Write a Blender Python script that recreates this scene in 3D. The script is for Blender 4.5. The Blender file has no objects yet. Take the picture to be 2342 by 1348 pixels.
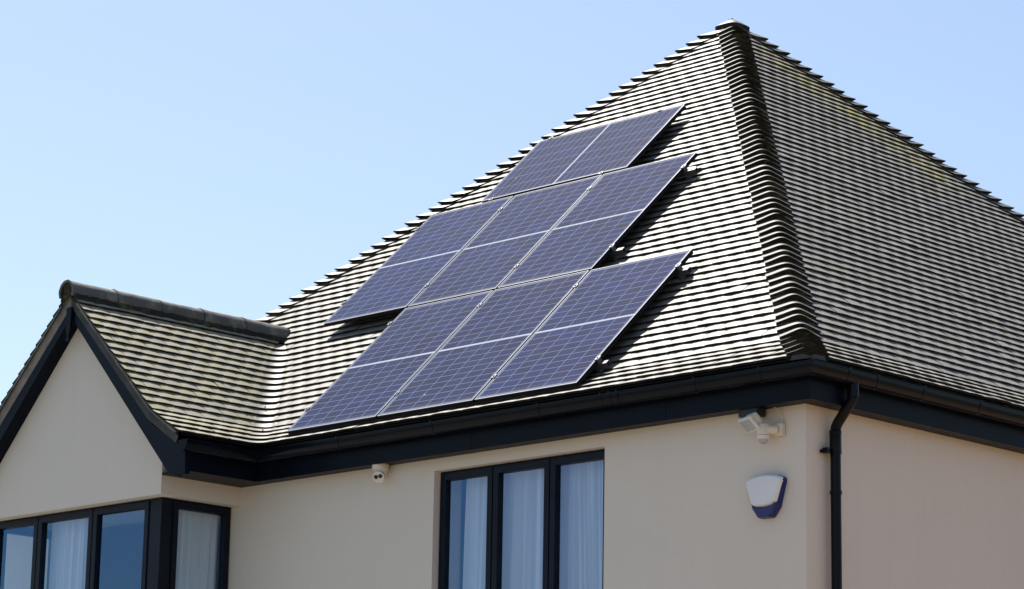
import bpy, bmesh, math, random
from mathutils import Vector, Matrix
random.seed(7)
SC = bpy.context.scene
COL = SC.collection
ZG = 5.25                                   # height of the panel array's lower edge above the ground
RP = math.radians(44.219)                   # pitch of the front slope
CP, SP, TP = math.cos(RP), math.sin(RP), math.tan(RP)
H0 = 0.112                                  # panel face above the tile bed
Z0 = -H0 / CP
KR = 0.9727                                 # side slopes are a touch steeper
EX = 5.0788                                 # plan corner of the front/right eaves
AX, AY = 0.553, 4.652                       # apex in plan
EXL = AX - KR * AY
YB = 2 * AY
XR = -1.73                                  # ridge line of the bay gable
EXG = -0.32

# ------------------------------------------------------------------ helpers
def tag(o, label=None, cat=None, group=None, kind=None):
    if label: o['label'] = label
    if cat: o['category'] = cat
    if group: o['group'] = group
    if kind: o['kind'] = kind
    return o

def empty(name, loc, label, cat, group=None, rot=None):
    o = bpy.data.objects.new(name, None); COL.objects.link(o)
    o.location = loc; o.empty_display_size = 0.2
    if rot is not None: o.rotation_euler = rot
    return tag(o, label, cat, group)

class MB:
    def __init__(s):
        s.v = []; s.f = []; s.m = []; s.a = []; s.l = []
    def quad(s, pts, m=0, a=0.5, l=0.0):
        b = len(s.v); s.v += [tuple(p) for p in pts]; s.f.append(tuple(range(b, b + len(pts)))); s.m.append(m); s.a.append(a); s.l.append(l)
    def grid(s, rows, m=0, a=0.5, l=0.0, closed=False, mrow=None):
        b = len(s.v); n = len(rows[0])
        for r in rows: s.v += [tuple(p) for p in r]
        for i in range(len(rows) - 1):
            for j in range(n if closed else n - 1):
                k = (j + 1) % n
                s.f.append((b + i*n + j, b + i*n + k, b + (i+1)*n + k, b + (i+1)*n + j))
                s.m.append(mrow[i] if mrow else m); s.a.append(a); s.l.append(l)
    def box(s, x0, x1, y0, y1, z0, z1, m=0, a=0.5):
        c = [(x, y, z) for z in (z0, z1) for y in (y0, y1) for x in (x0, x1)]
        b = len(s.v); s.v += c
        for q in ((0,2,3,1),(4,5,7,6),(0,1,5,4),(2,6,7,3),(0,4,6,2),(1,3,7,5)):
            s.f.append(tuple(b + i for i in q)); s.m.append(m); s.a.append(a); s.l.append(0)
    def prism(s, poly, y0, y1, m=0):        # polygon in x,z extruded along y
        n = len(poly); b = len(s.v)
        s.v += [(x, y0, z) for x, z in poly] + [(x, y1, z) for x, z in poly]
        fs = [tuple(b + i for i in range(n)), tuple(b + n + i for i in reversed(range(n)))]
        fs += [(b + i, b + n + i, b + n + (i+1) % n, b + (i+1) % n) for i in range(n)]
        for q in fs: s.f.append(q); s.m.append(m); s.a.append(.5); s.l.append(0)
    def tube(s, pts, r, n=14, m=0, cap=True):
        pts = [Vector(p) for p in pts]; rows = []
        up = None
        for i, p in enumerate(pts):
            if i == 0: d = pts[1] - p
            elif i == len(pts) - 1: d = p - pts[i-1]
            else: d = (pts[i+1] - p).normalized() + (p - pts[i-1]).normalized()
            d.normalize()
            if up is None:
                up = Vector((0, 0, 1)) if abs(d.z) < .9 else Vector((0, 1, 0))
            x = d.cross(up).normalized(); y = x.cross(d).normalized(); up = y
            rr = r[i] if isinstance(r, (list, tuple)) else r
            rows.append([p + x * rr * math.cos(2*math.pi*k/n) + y * rr * math.sin(2*math.pi*k/n) for k in range(n)])
        s.grid(rows, m, closed=True)
        if cap:
            s.quad(list(reversed(rows[0])), m); s.quad(rows[-1], m)
    def lathe(s, prof, M, n=24, m=0):       # prof: (r, h) about local z, M: 4x4
        rows = [[M @ Vector((r * math.cos(2*math.pi*k/n), r * math.sin(2*math.pi*k/n), h)) for k in range(n)] for r, h in prof]
        s.grid(rows, m, closed=True)
        s.quad(list(reversed(rows[0])), m); s.quad(rows[-1], m)
    def build(s, name, mats, parent=None, loc=None, smooth=False, bevel=0, fix=True, attrs=False, merge=True):
        me = bpy.data.meshes.new(name)
        me.from_pydata(s.v, [], s.f)
        if not isinstance(mats, (list, tuple)): mats = [mats]
        for q in mats: me.materials.append(q)
        me.polygons.foreach_set('material_index', s.m)
        if attrs:
            me.attributes.new('rnd', 'FLOAT', 'FACE').data.foreach_set('value', s.a)
            me.attributes.new('lich', 'FLOAT', 'FACE').data.foreach_set('value', s.l)
        if fix:
            bm = bmesh.new(); bm.from_mesh(me)
            if merge: bmesh.ops.remove_doubles(bm, verts=bm.verts, dist=1e-5)
            bmesh.ops.recalc_face_normals(bm, faces=bm.faces)
            bm.to_mesh(me); bm.free()
        if smooth:
            me.polygons.foreach_set('use_smooth', [True] * len(me.polygons))
            try: me.set_sharp_from_angle(angle=math.radians(40))
            except Exception: pass
        me.update()
        o = bpy.data.objects.new(name, me); COL.objects.link(o)
        if parent is not None: o.parent = parent
        if loc is not None: o.location = loc
        if bevel:
            b = o.modifiers.new('bevel', 'BEVEL'); b.width = bevel; b.segments = 2; b.limit_method = 'ANGLE'
        return o

# ------------------------------------------------------------------ materials
class NT:
    def __init__(s, name):
        s.mat = bpy.data.materials.new(name); s.mat.use_nodes = True
        s.t = s.mat.node_tree; s.t.nodes.clear()
        s.out = s.t.nodes.new('ShaderNodeOutputMaterial')
    def n(s, typ, **kw):
        q = s.t.nodes.new(typ)
        for k, v in kw.items():
            if k.startswith('_'):
                setattr(q, k[1:], v)
            else:
                key = int(k[1:]) if k[0] == 'i' and k[1:].isdigit() else k.replace('__', ' ')
                if isinstance(v, bpy.types.NodeSocket): s.t.links.new(v, q.inputs[key])
                else: q.inputs[key].default_value = v
        return q
    def math(s, op, a, b=0.0, c=0.0, clamp=False):
        return s.n('ShaderNodeMath', _operation=op, _use_clamp=clamp, i0=a, i1=b, i2=c).outputs[0]
    def mix(s, fac, a, b, typ='MIX'):
        q = s.n('ShaderNodeMix', _data_type='RGBA', _blend_type=typ)
        for i, v in ((0, fac), (6, a), (7, b)):
            if isinstance(v, bpy.types.NodeSocket): s.t.links.new(v, q.inputs[i])
            else: q.inputs[i].default_value = (v if i == 0 else (*v, 1)[:4])
        return q.outputs[2]
    def ramp(s, fac, stops):
        q = s.n('ShaderNodeValToRGB', Fac=fac); e = q.color_ramp.elements
        while len(e) < len(stops): e.new(.5)
        for el, (p, c) in zip(e, stops):
            el.position = p; el.color = (c, c, c, 1) if not isinstance(c, (tuple, list)) else (*c, 1)
        return q.outputs[0]
    def noise(s, scale, detail=4, rough=.55, vec=None, dist=0):
        if vec is None: vec = s.obj
        return s.n('ShaderNodeTexNoise', Vector=vec, Scale=scale, Detail=detail, Roughness=rough, Distortion=dist).outputs[0]
    @property
    def obj(s):
        if not hasattr(s, '_tc'): s._tc = s.t.nodes.new('ShaderNodeTexCoord')
        return s._tc.outputs['Object']
    def bsdf(s, **kw):
        p = s.n('ShaderNodeBsdfPrincipled', **kw)
        s.t.links.new(p.outputs[0], s.out.inputs[0]); return p
    def bump(s, h, strength=.3, dist=.01):
        return s.n('ShaderNodeBump', Height=h, Strength=strength, Distance=dist).outputs[0]

def m_plain(name, col, rough=.5, metal=0.0, var=.12, scale=6, bump=0, bscale=200, spec=.5):
    t = NT(name)
    f = t.ramp(t.noise(scale), [(.3, 1 - var), (.7, 1 + var)])
    c = t.mix(1.0, col, f, 'MULTIPLY')
    kw = dict(Base__Color=c, Roughness=rough, Metallic=metal)
    kw['Specular IOR Level'] = spec
    if bump: kw['Normal'] = t.bump(t.noise(bscale, 2), bump, .004)
    t.bsdf(**kw); return t.mat

def m_tile(name, col, lichen=(.42, .40, .16), lich_amt=.3, dark=.35, rough=.5, spec=.4, pits=.5):
    t = NT(name)
    r = t.n('ShaderNodeAttribute', _attribute_name='rnd').outputs['Fac']
    l = t.n('ShaderNodeAttribute', _attribute_name='lich').outputs['Fac']
    big = t.noise(.9, 5, .6); mid = t.noise(9, 6, .65); fine = t.noise(75, 3, .7)
    tone = t.math('MULTIPLY_ADD', r, .24, .88)
    c = t.mix(1.0, col, t.n('ShaderNodeCombineColor', i0=tone, i1=tone, i2=tone).outputs[0], 'MULTIPLY')
    c = t.mix(t.math('MULTIPLY', t.ramp(big, [(.42, 0), (.68, 1)]), dark), c, tuple(x * .55 for x in col))
    c = t.mix(t.math('MULTIPLY', t.ramp(mid, [(.5, 0), (.72, 1)]), .4), c, tuple(x * .62 for x in col))
    c = t.mix(t.math('MULTIPLY', t.ramp(fine, [(.62, 0), (.74, 1)]), pits), c, (.09, .085, .07))
    ly = t.math('MULTIPLY', t.ramp(t.noise(5.5, 6, .7), [(.50, 0), (.62, 1)]), lich_amt)
    ly = t.math('MAXIMUM', ly, t.math('MULTIPLY', l, t.ramp(t.noise(14, 4, .7), [(.32, 0), (.58, 1)])))
    c = t.mix(ly, c, lichen)
    kw = dict(Base__Color=c, Roughness=t.ramp(mid, [(.3, rough - .06), (.8, rough + .14)]), Normal=t.bump(t.math('ADD', t.math('MULTIPLY', fine, .6), mid), .28, .004))
    kw['Specular IOR Level'] = spec
    t.bsdf(**kw); return t.mat

def m_render(name, col):
    t = NT(name)
    big = t.noise(.7, 5, .6); fine = t.noise(160, 3, .6); mid = t.noise(4, 5, .6)
    c = t.mix(t.math('MULTIPLY', t.ramp(big, [(.35, 0), (.75, 1)]), .24), col, tuple(x * .8 for x in col))
    # faint rain streaks running down the render
    mp = t.n('ShaderNodeMapping', Vector=t.obj); mp.inputs['Scale'].default_value = (9, 9, .5)
    st = t.noise(1.0, 4, .6, vec=mp.outputs[0])
    c = t.mix(t.math('MULTIPLY', t.ramp(st, [(.5, 0), (.8, 1)]), .07), c, (col[0]*.6, col[1]*.62, col[2]*.6))
    c = t.mix(t.math('MULTIPLY', t.ramp(t.noise(23, 2, .5), [(.74, 0), (.78, 1)]), .25), c, (col[0]*.5, col[1]*.48, col[2]*.45))
    kw = dict(Base__Color=c, Roughness=.92, Normal=t.bump(t.math('ADD', fine, t.math('MULTIPLY', mid, .5)), .4, .004))
    kw['Specular IOR Level'] = .15
    t.bsdf(**kw); return t.mat

TILE = m_tile('roof_tile', (.165, .146, .118), lich_amt=.08, dark=.25, pits=.3, rough=.50, spec=.5)
TILE_SIDE = m_tile('roof_tile_side', (.25, .222, .182), lichen=(.34, .28, .02), lich_amt=.10, dark=.2, pits=.25, rough=.50, spec=.5)
TILE_BAY = m_tile('roof_tile_bay', (.255, .225, .15), lichen=(.24, .22, .06), lich_amt=.7, dark=.5, rough=.54, spec=.45)
TILE_HIP = m_tile('hip_tile', (.125, .115, .10), lichen=(.09, .09, .045), lich_amt=.5, dark=.6, rough=.5, spec=.5)
EDGE = m_tile('tile_edge_shade', (.030, .028, .025), lichen=(.10, .10, .05), lich_amt=.25, dark=.5, rough=.85, spec=.1)  # shade on the tile butts put into the colour, with some lichen
RIDGE = m_tile('ridge_tile', (.115, .112, .10), lichen=(.28, .27, .20), lich_amt=.55, dark=.5, rough=.65, pits=.9)
MOSSY = m_tile('mossy_mortar', (.034, .032, .027), lichen=(.105, .10, .055), lich_amt=.75, dark=.6, rough=.9, spec=.1)
MORTAR = m_tile('grey_mortar', (.12, .118, .105), lichen=(.10, .105, .06), lich_amt=.7, dark=.7, rough=.9, spec=.1)
WALL = m_render('cream_render', (.725, .675, .585))
ANTH = m_plain('anthracite_plastic', (.0026, .0050, .0115), .40, var=.25, scale=3, spec=.10)
GUT = m_plain('gutter_plastic', (.003, .0045, .009), .22, var=.3, scale=5, spec=.15)
FRAME = m_plain('window_aluminium', (.005, .0085, .018), .4, var=.2, spec=.15)
ALU = m_plain('panel_aluminium', (.36, .36, .37), .4, .25, var=.06)
FRAME_SIDE = m_plain('panel_frame_side_shaded', (.012, .012, .014), .5, var=.1, spec=.2)  # silver frame's shaded sides, their shade painted in as near-black
ALU_RAIL = m_plain('rail_aluminium', (.16, .16, .17), .45, .6)
STEEL = m_plain('steel_hook', (.35, .35, .36), .45, .8)
WHITE = m_plain('white_plastic', (.72, .71, .66), .38, var=.05)
CREAMP = m_plain('cream_plastic', (.66, .62, .50), .4, var=.06)
COVER = m_plain('alarm_cover', (.74, .76, .77), .35, var=.04)
BLUE = m_plain('alarm_blue', (.005, .016, .125), .3, var=.1)
BLACK = m_plain('black_gloss', (.006, .006, .007), .12)
DARKBOX = m_plain('black_plastic', (.012, .012, .012), .5)
LENS = m_plain('floodlight_lens', (.42, .44, .45), .15)
INNER = m_plain('plaster', (.62, .61, .58), .9, var=.04)
FLOORM = m_plain('floorboards', (.22, .15, .09), .6)
UNDER = m_plain('roofing_felt', (.03, .03, .03), .9)
VERGE_SHADED = m_plain('verge_strip_shaded', (.05, .052, .052), .85, var=.4, scale=10)  # right verge strip: its shade is put into a darker colour
VERGE_LIT = m_plain('verge_strip_lit', (.19, .17, .15), .75, var=.3, scale=10)  # left verge strip, same stuff: lighter colour stands in for light on it

def m_glass():
    t = NT('window_glass')
    fc = t.n('ShaderNodeLayerWeight', Blend=.5).outputs['Facing']
    lw = t.math('MULTIPLY_ADD', t.math('POWER', fc, 5.0), .80, .175)
    g = t.n('ShaderNodeBsdfGlossy', Color=(.26, .55, 1, 1), Roughness=.0)
    tr = t.n('ShaderNodeBsdfTransparent', Color=(.89, .965, 1, 1))
    mx = t.n('ShaderNodeMixShader', i0=lw, i1=tr.outputs[0], i2=g.outputs[0])
    t.t.links.new(mx.outputs[0], t.out.inputs[0]); return t.mat
GLASS = m_glass()

def m_curtain():
    t = NT('sheer_curtain')
    d = t.n('ShaderNodeBsdfDiffuse', Color=(.94, .945, .95, 1)); tl = t.n('ShaderNodeBsdfTranslucent', Color=(.80, .82, .84, 1))
    m1 = t.n('ShaderNodeMixShader', i0=.08, i1=d.outputs[0], i2=tl.outputs[0])
    tp = t.n('ShaderNodeBsdfTransparent')
    fc = t.n('ShaderNodeLayerWeight', Blend=.5).outputs['Facing']
    op = t.math('MULTIPLY', t.math('POWER', t.math('SUBTRACT', 1.0, fc), 1.6), .24)
    m2 = t.n('ShaderNodeMixShader', i0=op, i1=m1.outputs[0], i2=tp.outputs[0])
    t.t.links.new(m2.outputs[0], t.out.inputs[0]); return t.mat
CURTAIN = m_curtain()

PW, PH, PT = 1.0, 1.688, .035
def m_cells():
    t = NT('solar_cells')
    s = t.n('ShaderNodeSeparateXYZ', Vector=t.obj)
    x, y = s.outputs[0], s.outputs[1]
    def grid(c, start, pitch, half):        # 1 on a grid line
        u = t.math('DIVIDE', t.math('SUBTRACT', c, start), pitch)
        fr = t.math('ABSOLUTE', t.math('SUBTRACT', t.math('FRACT', t.math('ADD', u, .5)), .5))
        return t.math('LESS_THAN', fr, half / pitch), t.math('FLOOR', u)
    mx = .026; px = (PW - 2 * mx) / 6
    my = .030; mid = .013; py = (PH/2 - mid - my) / 10
    gx, ix = grid(x, mx, px, .0026)
    ya = t.math('ABSOLUTE', t.math('SUBTRACT', y, PH / 2))
    gy, iy = grid(ya, mid, py, .0023)
    line = t.math('MAXIMUM', gx, gy)
    border = t.math('LESS_THAN', ya, mid - .004)
    xe = t.math('ABSOLUTE', t.math('SUBTRACT', x, PW / 2))
    edge = t.math('MAXIMUM', t.math('GREATER_THAN', xe, PW/2 - mx), t.math('GREATER_THAN', ya, PH/2 - my))
    # busbars, nearly too thin to see
    bx, _ = grid(x, mx + px/10, px / 5, .0006)
    oi = t.n('ShaderNodeObjectInfo').outputs['Random']
    sid = t.math('SIGN', t.math('SUBTRACT', y, PH/2))
    cv = t.n('ShaderNodeCombineXYZ', X=ix, Y=t.math('MULTIPLY_ADD', sid, 40, iy), Z=t.math('MULTIPLY', oi, 91))
    wn = t.n('ShaderNodeTexWhiteNoise', _noise_dimensions='3D', Vector=cv.outputs[0]).outputs[0]
    vor = t.n('ShaderNodeTexVoronoi', Vector=t.obj, Scale=70).outputs['Color']
    sep = t.n('ShaderNodeSeparateColor', Color=vor).outputs[0]
    tone = t.math('MULTIPLY', t.math('MULTIPLY_ADD', oi, .5, .75), t.math('MULTIPLY_ADD', t.math('ADD', t.math('MULTIPLY', wn, .6), t.math('MULTIPLY', sep, .4)), 1.2, .40))
    cell = t.mix(1.0, (.0036, .0098, .066), t.n('ShaderNodeCombineColor', i0=tone, i1=tone, i2=tone).outputs[0], 'MULTIPLY')
    c = t.mix(t.math('MULTIPLY', bx, .5), cell, (.15, .17, .22))
    c = t.mix(line, c, (.19, .25, .40))
    c = t.mix(edge, c, (.17, .19, .26))
    c = t.mix(border, c, (.50, .53, .57))
    # dust film and a few bird droppings
    dv = t.n('ShaderNodeVectorMath', _operation='ADD', i0=t.obj, i1=t.n('ShaderNodeCombineXYZ', X=t.math('MULTIPLY', oi, 37), Y=t.math('MULTIPLY', oi, 11)).outputs[0]).outputs[0]
    dust = t.ramp(t.noise(2.2, 5, .6, vec=dv), [(.3, .01), (.75, .08)])
    low = t.math('MULTIPLY', t.math('LESS_THAN', y, .07), .12)
    c = t.mix(t.math('ADD', dust, low), c, (.15, .165, .21))
    spot = t.ramp(t.noise(13, 2, .5, vec=dv), [(.765, 0), (.785, 1)])
    c = t.mix(t.math('MULTIPLY', spot, .75), c, (.6, .6, .56))
    grain = t.ramp(t.noise(330, 1, .5, vec=dv), [(.66, 0), (.72, 1)])
    c = t.mix(t.math('MULTIPLY', grain, .05), c, (.5, .5, .5))
    p = t.bsdf(Base__Color=c, Roughness=.11, IOR=1.45)
    p.inputs['Specular IOR Level'].default_value = .09
    p.inputs['Coat Weight'].default_value = 0.0
    return t.mat
CELLS = m_cells()

def m_ground():
    t = NT('ground_mix')
    a = t.noise(.25, 6, .6); b = t.noise(8, 5, .7); g = t.noise(.02, 3, .5)
    c = t.mix(t.ramp(b, [(.3, 0), (.7, 1)]), (.045, .055, .028), (.075, .08, .045))
    c = t.mix(t.ramp(a, [(.45, 0), (.65, 1)]), c, (.085, .08, .055))
    c = t.mix(t.ramp(g, [(.4, 0), (.6, 1)]), c, (.055, .065, .04))
    t.bsdf(Base__Color=c, Roughness=.95, Normal=t.bump(b, .6, .03)); return t.mat
def m_paving(name, c1, c2):
    t = NT(name)
    br = t.n('ShaderNodeTexBrick', Vector=t.obj, Color1=(*c1, 1), Color2=(*c2, 1), Mortar=(.20, .16, .11, 1), Scale=5.0)
    br.inputs['Mortar Size'].default_value = .012
    c = t.mix(t.math('MULTIPLY', t.ramp(t.noise(2, 5), [(.4, 0), (.7, 1)]), .35), br.outputs[0], (.26, .20, .14))
    t.bsdf(Base__Color=c, Roughness=.85, Normal=t.bump(br.outputs['Fac'], .3, -.006)); return t.mat

# ------------------------------------------------------------------ ground
g = MB(); g.quad([(-1500, -1500, 0), (1500, -1500, 0), (1500, 1500, 0), (-1500, 1500, 0)])
tag(g.build('ground', m_ground()), kind='structure')
g = MB(); g.quad([(-14, -16, .02), (5.6, -16, .02), (5.6, .05, .02), (-14, .05, .02)])
tag(g.build('bounce_paving_grey', m_paving('grey_paving', (.255, .235, .205), (.215, .20, .18))), kind='structure')  # unseen paving, added; grey keeps its bounce on the front wall neutral
g = MB(); g.quad([(5.604, -16, .02), (17, -16, .02), (17, 16, .02), (5.604, 16, .02)])
tag(g.build('bounce_paving_warm', m_paving('block_paving', (.40, .20, .10), (.33, .17, .09))), kind='structure')  # unseen paving, added to bounce warm light onto the right wall

# ------------------------------------------------------------------ the roof's profile
KD, KZ = .281, .281 * TP + Z0               # where the sprocketed eaves meet the main slope
A2 = math.radians(31.5)
GA = .1
def prof(j):                                # tail of course j: (inward, height, angle)
    if j < 4:
        s = (4 - j) * GA
        return KD - s * math.cos(A2), KZ - s * math.sin(A2), A2 + (RP - A2) * j * .05
    s = (j - 4) * GA
    return KD + s * CP, KZ + s * SP, RP
def P(j, s, n):
    d, z, a = prof(j)
    return d + s * math.cos(a) - n * math.sin(a), z + s * math.sin(a) + n * math.cos(a)
TH, TK, TW = .0165, .018, .1665
NJ = 65                                     # courses from the eaves to the apex

def tiles(umap, bounds, courses, seed, lich=None, wave=1.0):
    R = random.Random(seed); b = MB()
    cs = (0.0, .2, .5, .8, 1.0)
    for j in courses:
        d0 = P(j, 0, 0)[0]; lo, hi = bounds(d0)
        dl = P(j, .13, 0)[0]; lo2, hi2 = bounds(dl)
        off = (j % 2) * TW / 2 + R.uniform(-.004, .004)
        i0 = int(math.floor((min(lo, lo2) - off) / TW)) - 1; i1 = int(math.ceil((max(hi, hi2) - off) / TW)) + 1
        base = R.uniform(-.0008, .0008)
        for i in range(i0, i1 + 1):
            ua = i * TW + off + .0018 + R.uniform(-.001, .001); ub = ua + TW - .0036
            if ub < min(lo, lo2) or ua > max(hi, hi2): continue
            lift = base + R.gauss(0, .0005); cam = (.0024 + R.gauss(0, .0006)) * wave; tilt = R.gauss(0, .0010); sl = R.gauss(0, .0018)
            if R.random() < .012: lift += .004; sl -= .006
            top0, top1, bot0 = [], [], []
            for c in cs:
                u = ua + (ub - ua) * c
                u0 = min(max(u, lo), hi); u1 = min(max(u, lo2), hi2)
                h = cam * (1 - (2*c - 1)**2) + tilt * (c - .5) + lift
                s0 = sl
                top0.append(umap(u0, *P(j, s0, TH + h))); bot0.append(umap(u0, *P(j, s0, TH + h - TK)))
                top1.append(umap(u1, *P(j, .13, -.3 * TH + h)))
            if (Vector(top0[0]) - Vector(top0[-1])).length < .006 and (Vector(top1[0]) - Vector(top1[-1])).length < .006: continue
            a = R.random(); l = 0.0
            if lich: l = lich(*top0[2], R)
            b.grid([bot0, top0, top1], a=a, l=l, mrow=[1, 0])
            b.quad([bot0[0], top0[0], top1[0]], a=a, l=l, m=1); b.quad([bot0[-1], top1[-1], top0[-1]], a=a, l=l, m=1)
    return b

def bez(A, Pm, B, n=12, w=1.0):
    out = []
    for i in range(n + 1):
        t = i / n; a, c, e = (1-t)**2, 2*w*t*(1-t), t*t; q = a + c + e
        out.append(tuple((a*x + c*y + e*z) / q for x, y, z in zip(A, Pm, B)))
    return out

def hips(corner, dirA, dirB, courses, a, seed):
    """bonnet tiles: corner(d) gives the plan point of the hip, dirA and dirB run from it along the two slopes"""
    R = random.Random(seed); b = MB(); n = 14
    shape = [max(0.0, 1 - abs(2*i/n - 1)**2.2) for i in range(n + 1)]
    for j in courses:
        aa = a * R.uniform(.96, 1.04); dl = R.gauss(0, .0035); sk = R.gauss(0, .005)
        def curve(s, nf, nc):
            out = []
            for i in range(n + 1):
                nn = nf + (nc - nf) * shape[i]
                d, z = P(j, s, nn); cx, cy = corner(d)
                A = (cx + dirA[0]*aa, cy + dirA[1]*aa, z); B = (cx + dirB[0]*aa, cy + dirB[1]*aa, z)
                t = i / n; w = 2.7; ka, kc, ke = (1-t)**2, 2*w*t*(1-t), t*t; q = ka + kc + ke
                out.append(tuple((ka*A[k] + kc*(cx, cy, z)[k] + ke*B[k]) / q for k in range(3)))
            return out
        al = R.random()
        top = curve(sk, .036, .066 + dl); lip = curve(sk + .002, .036 - .011, .066 + dl - .010)
        head = curve(.15, -.010, .066 - .345 * .15)
        b.grid([lip, top, head], a=al, mrow=[1, 0])
        in0 = curve(sk + .007, .024, .057 + dl); in1 = curve(sk + .012, -.014, -.014)
        b.grid([in1, in0, lip], a=al, mrow=[1, 0])
    return b

house = empty('house', (0, 0, 0), 'cream rendered two-storey house with a steep tiled hipped roof and gabled bay', 'house')
LZ = (0, 0, ZG)

# solid roof deck under the tiles (one closed body, also carries the rest of the sub-parts)
def dk(j, n=-.016): return P(j, 0, n)
deck = MB()
prs = [dk(0), dk(2), dk(4), (AY, TP * AY + Z0 - .022)]
def ring(d, z): return [(EX - KR*d, d, z), (EX - KR*d, YB - d, z), (EXL + KR*d, YB - d, z), (EXL + KR*d, d, z)]
deck.grid([ring(*q) for q in prs], closed=True)
deck.quad(ring(*prs[0]))
roof = deck.build('roof', UNDER, house, LZ)

def front_map(u, d, z): return (u, d, z)
def right_map(u, d, z): return (EX - KR * d, u, z)
def left_map(u, d, z): return (EXL + KR * d, u, z)
def back_map(u, d, z): return (u, YB - d, z)
VA = .105
def xv(d): return EXG - d
DRG = (XR - EXG) * -1                       # inward distance at which the bay's ridge meets the main slope
def b_front_r(d):
    lo = EXL + KR * d if d > DRG + .02 else xv(d) + VA * min(1, max(.0, (DRG - d) / .25))
    return lo, EX - KR * d
def b_front_l(d):
    hi = 2 * XR - xv(d) - VA
    return (EXL + KR * d, hi) if d < DRG else (0, 0)

def lich_side(x, y, z, R):
    # a yellow lichen streak that runs down from the hip near the apex
    best = 9
    pts = [(1.10, 4.75, 3.78), (1.55, 5.15, 3.33), (2.05, 5.55, 2.82)]
    for (a, b2, c), (e, f, h) in zip(pts, pts[1:]):
        A = Vector((a, b2, c)); B = Vector((e, f, h)); q = Vector((x, y, z)); t = max(0, min(1, (q - A).dot(B - A) / (B - A).length_squared))
        best = min(best, (q - A - (B - A) * t).length)
    return max(0.0, 1 - best / .42) ** .8 * R.uniform(.3, 1.15)
fr = tiles(front_map, b_front_r, range(0, NJ), 11)
fl = tiles(front_map, b_front_l, range(0, 18), 12)
o = len(fr.v); fr.v += fl.v; fr.f += [tuple(i + o for i in f) for f in fl.f]; fr.m += fl.m; fr.a += fl.a; fr.l += fl.l
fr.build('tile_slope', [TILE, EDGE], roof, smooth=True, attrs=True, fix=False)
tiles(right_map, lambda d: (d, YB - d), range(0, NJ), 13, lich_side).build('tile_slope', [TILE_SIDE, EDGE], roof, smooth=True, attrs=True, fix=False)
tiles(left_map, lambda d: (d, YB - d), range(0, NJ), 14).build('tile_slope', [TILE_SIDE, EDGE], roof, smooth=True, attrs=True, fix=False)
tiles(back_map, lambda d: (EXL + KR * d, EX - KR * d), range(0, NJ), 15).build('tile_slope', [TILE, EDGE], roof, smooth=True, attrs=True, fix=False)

HW = .198
def hip_part(corner, dA, dB, rng, seed):
    return hips(corner, dA, dB, rng, HW, seed).build('hip_tiles', [TILE_HIP, MOSSY], roof, smooth=True, attrs=True, fix=False)
hip_part(lambda d: (EX - KR*d, d), (-1, 0), (0, 1), range(0, NJ - 2), 21)
hip_part(lambda d: (EXL + KR*d, d), (1, 0), (0, 1), range(0, NJ - 2), 22)
hip_part(lambda d: (EX - KR*d, YB - d), (0, -1), (-1, 0), range(0, NJ - 2), 23)
hip_part(lambda d: (EXL + KR*d, YB - d), (1, 0), (0, -1), range(0, NJ - 2), 24)
# mortar end block at the foot of the front hip, and the cap on the apex
cap = MB()
AZ = TP * AY + Z0
def sq(r, z, e=.55, n=28):
    out = []
    for k in range(n):
        t = 2 * math.pi * (k + .5) / n; c, q = math.cos(t), math.sin(t)
        out.append((AX + r * math.copysign(abs(c)**e, c), AY + r * math.copysign(abs(q)**e, q), z))
    return out
rows = [sq(.13, AZ - .13*TP - .0), sq(.135, AZ - .135*TP + .066), sq(.09, AZ - .09*TP + .056), sq(.045, AZ - .045*TP + .038, .8), sq(.015, AZ + .012, 1), sq(.001, AZ + .014, 1)]
cap.grid(rows, closed=True, mrow=[1, 0, 0, 0, 0])
cap.build('apex_cap', [TILE_HIP, MOSSY], roof, smooth=True, attrs=True)
blk = MB()
d1, z1 = P(0, -.01, .0); d2, z2 = P(1, .0, .05)
def hipcurve(d, z, a, w, n=12):
    cx, cy = EX - KR*d, d
    return bez((cx - a, cy, z), (cx, cy, z), (cx, cy + a, z), n, w)
blk.grid([hipcurve(d1, z1 - .014, .16, 2.4), hipcurve(d1 - .004, z1 + .012, .15, 2.4), hipcurve(d1 + .012, z1 + .028, .12, 2.2), hipcurve(d1 + .03, z1 + .036, .10, 2)])
blk.build('hip_end_mortar', MORTAR, roof, smooth=True, attrs=True)

# ------------------------------------------------------------------ bay roof
bay_roof = MB()
YV = -.85
JG = 20
gd = []
for sgn in (1, -1):
    def gx(d): return EXG - d if sgn == 1 else 2 * XR - (EXG - d)
    q = [dk(0), dk(2), dk(4), (DRG, TP * DRG + Z0 - .022)]
    bay_roof.grid([[(gx(d), -.80, z), (gx(d), d + .05, z)] for d, z in q])
broof = bay_roof.build('bay_roof', UNDER, house, LZ)
def gmap(u, d, z): return (EXG - d, u, z)
def gmapl(u, d, z): return (2 * XR - EXG + d, u, z)
def gb(d):
    return (YV, d - VA * min(1, max(0, (DRG - d) / .25))) if d < DRG - .02 else (YV, YV)
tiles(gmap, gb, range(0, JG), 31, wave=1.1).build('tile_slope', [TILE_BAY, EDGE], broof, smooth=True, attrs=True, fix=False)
tiles(gmapl, gb, range(0, JG), 32).build('tile_slope', [TILE_BAY, EDGE], broof, smooth=True, attrs=True, fix=False)
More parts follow.
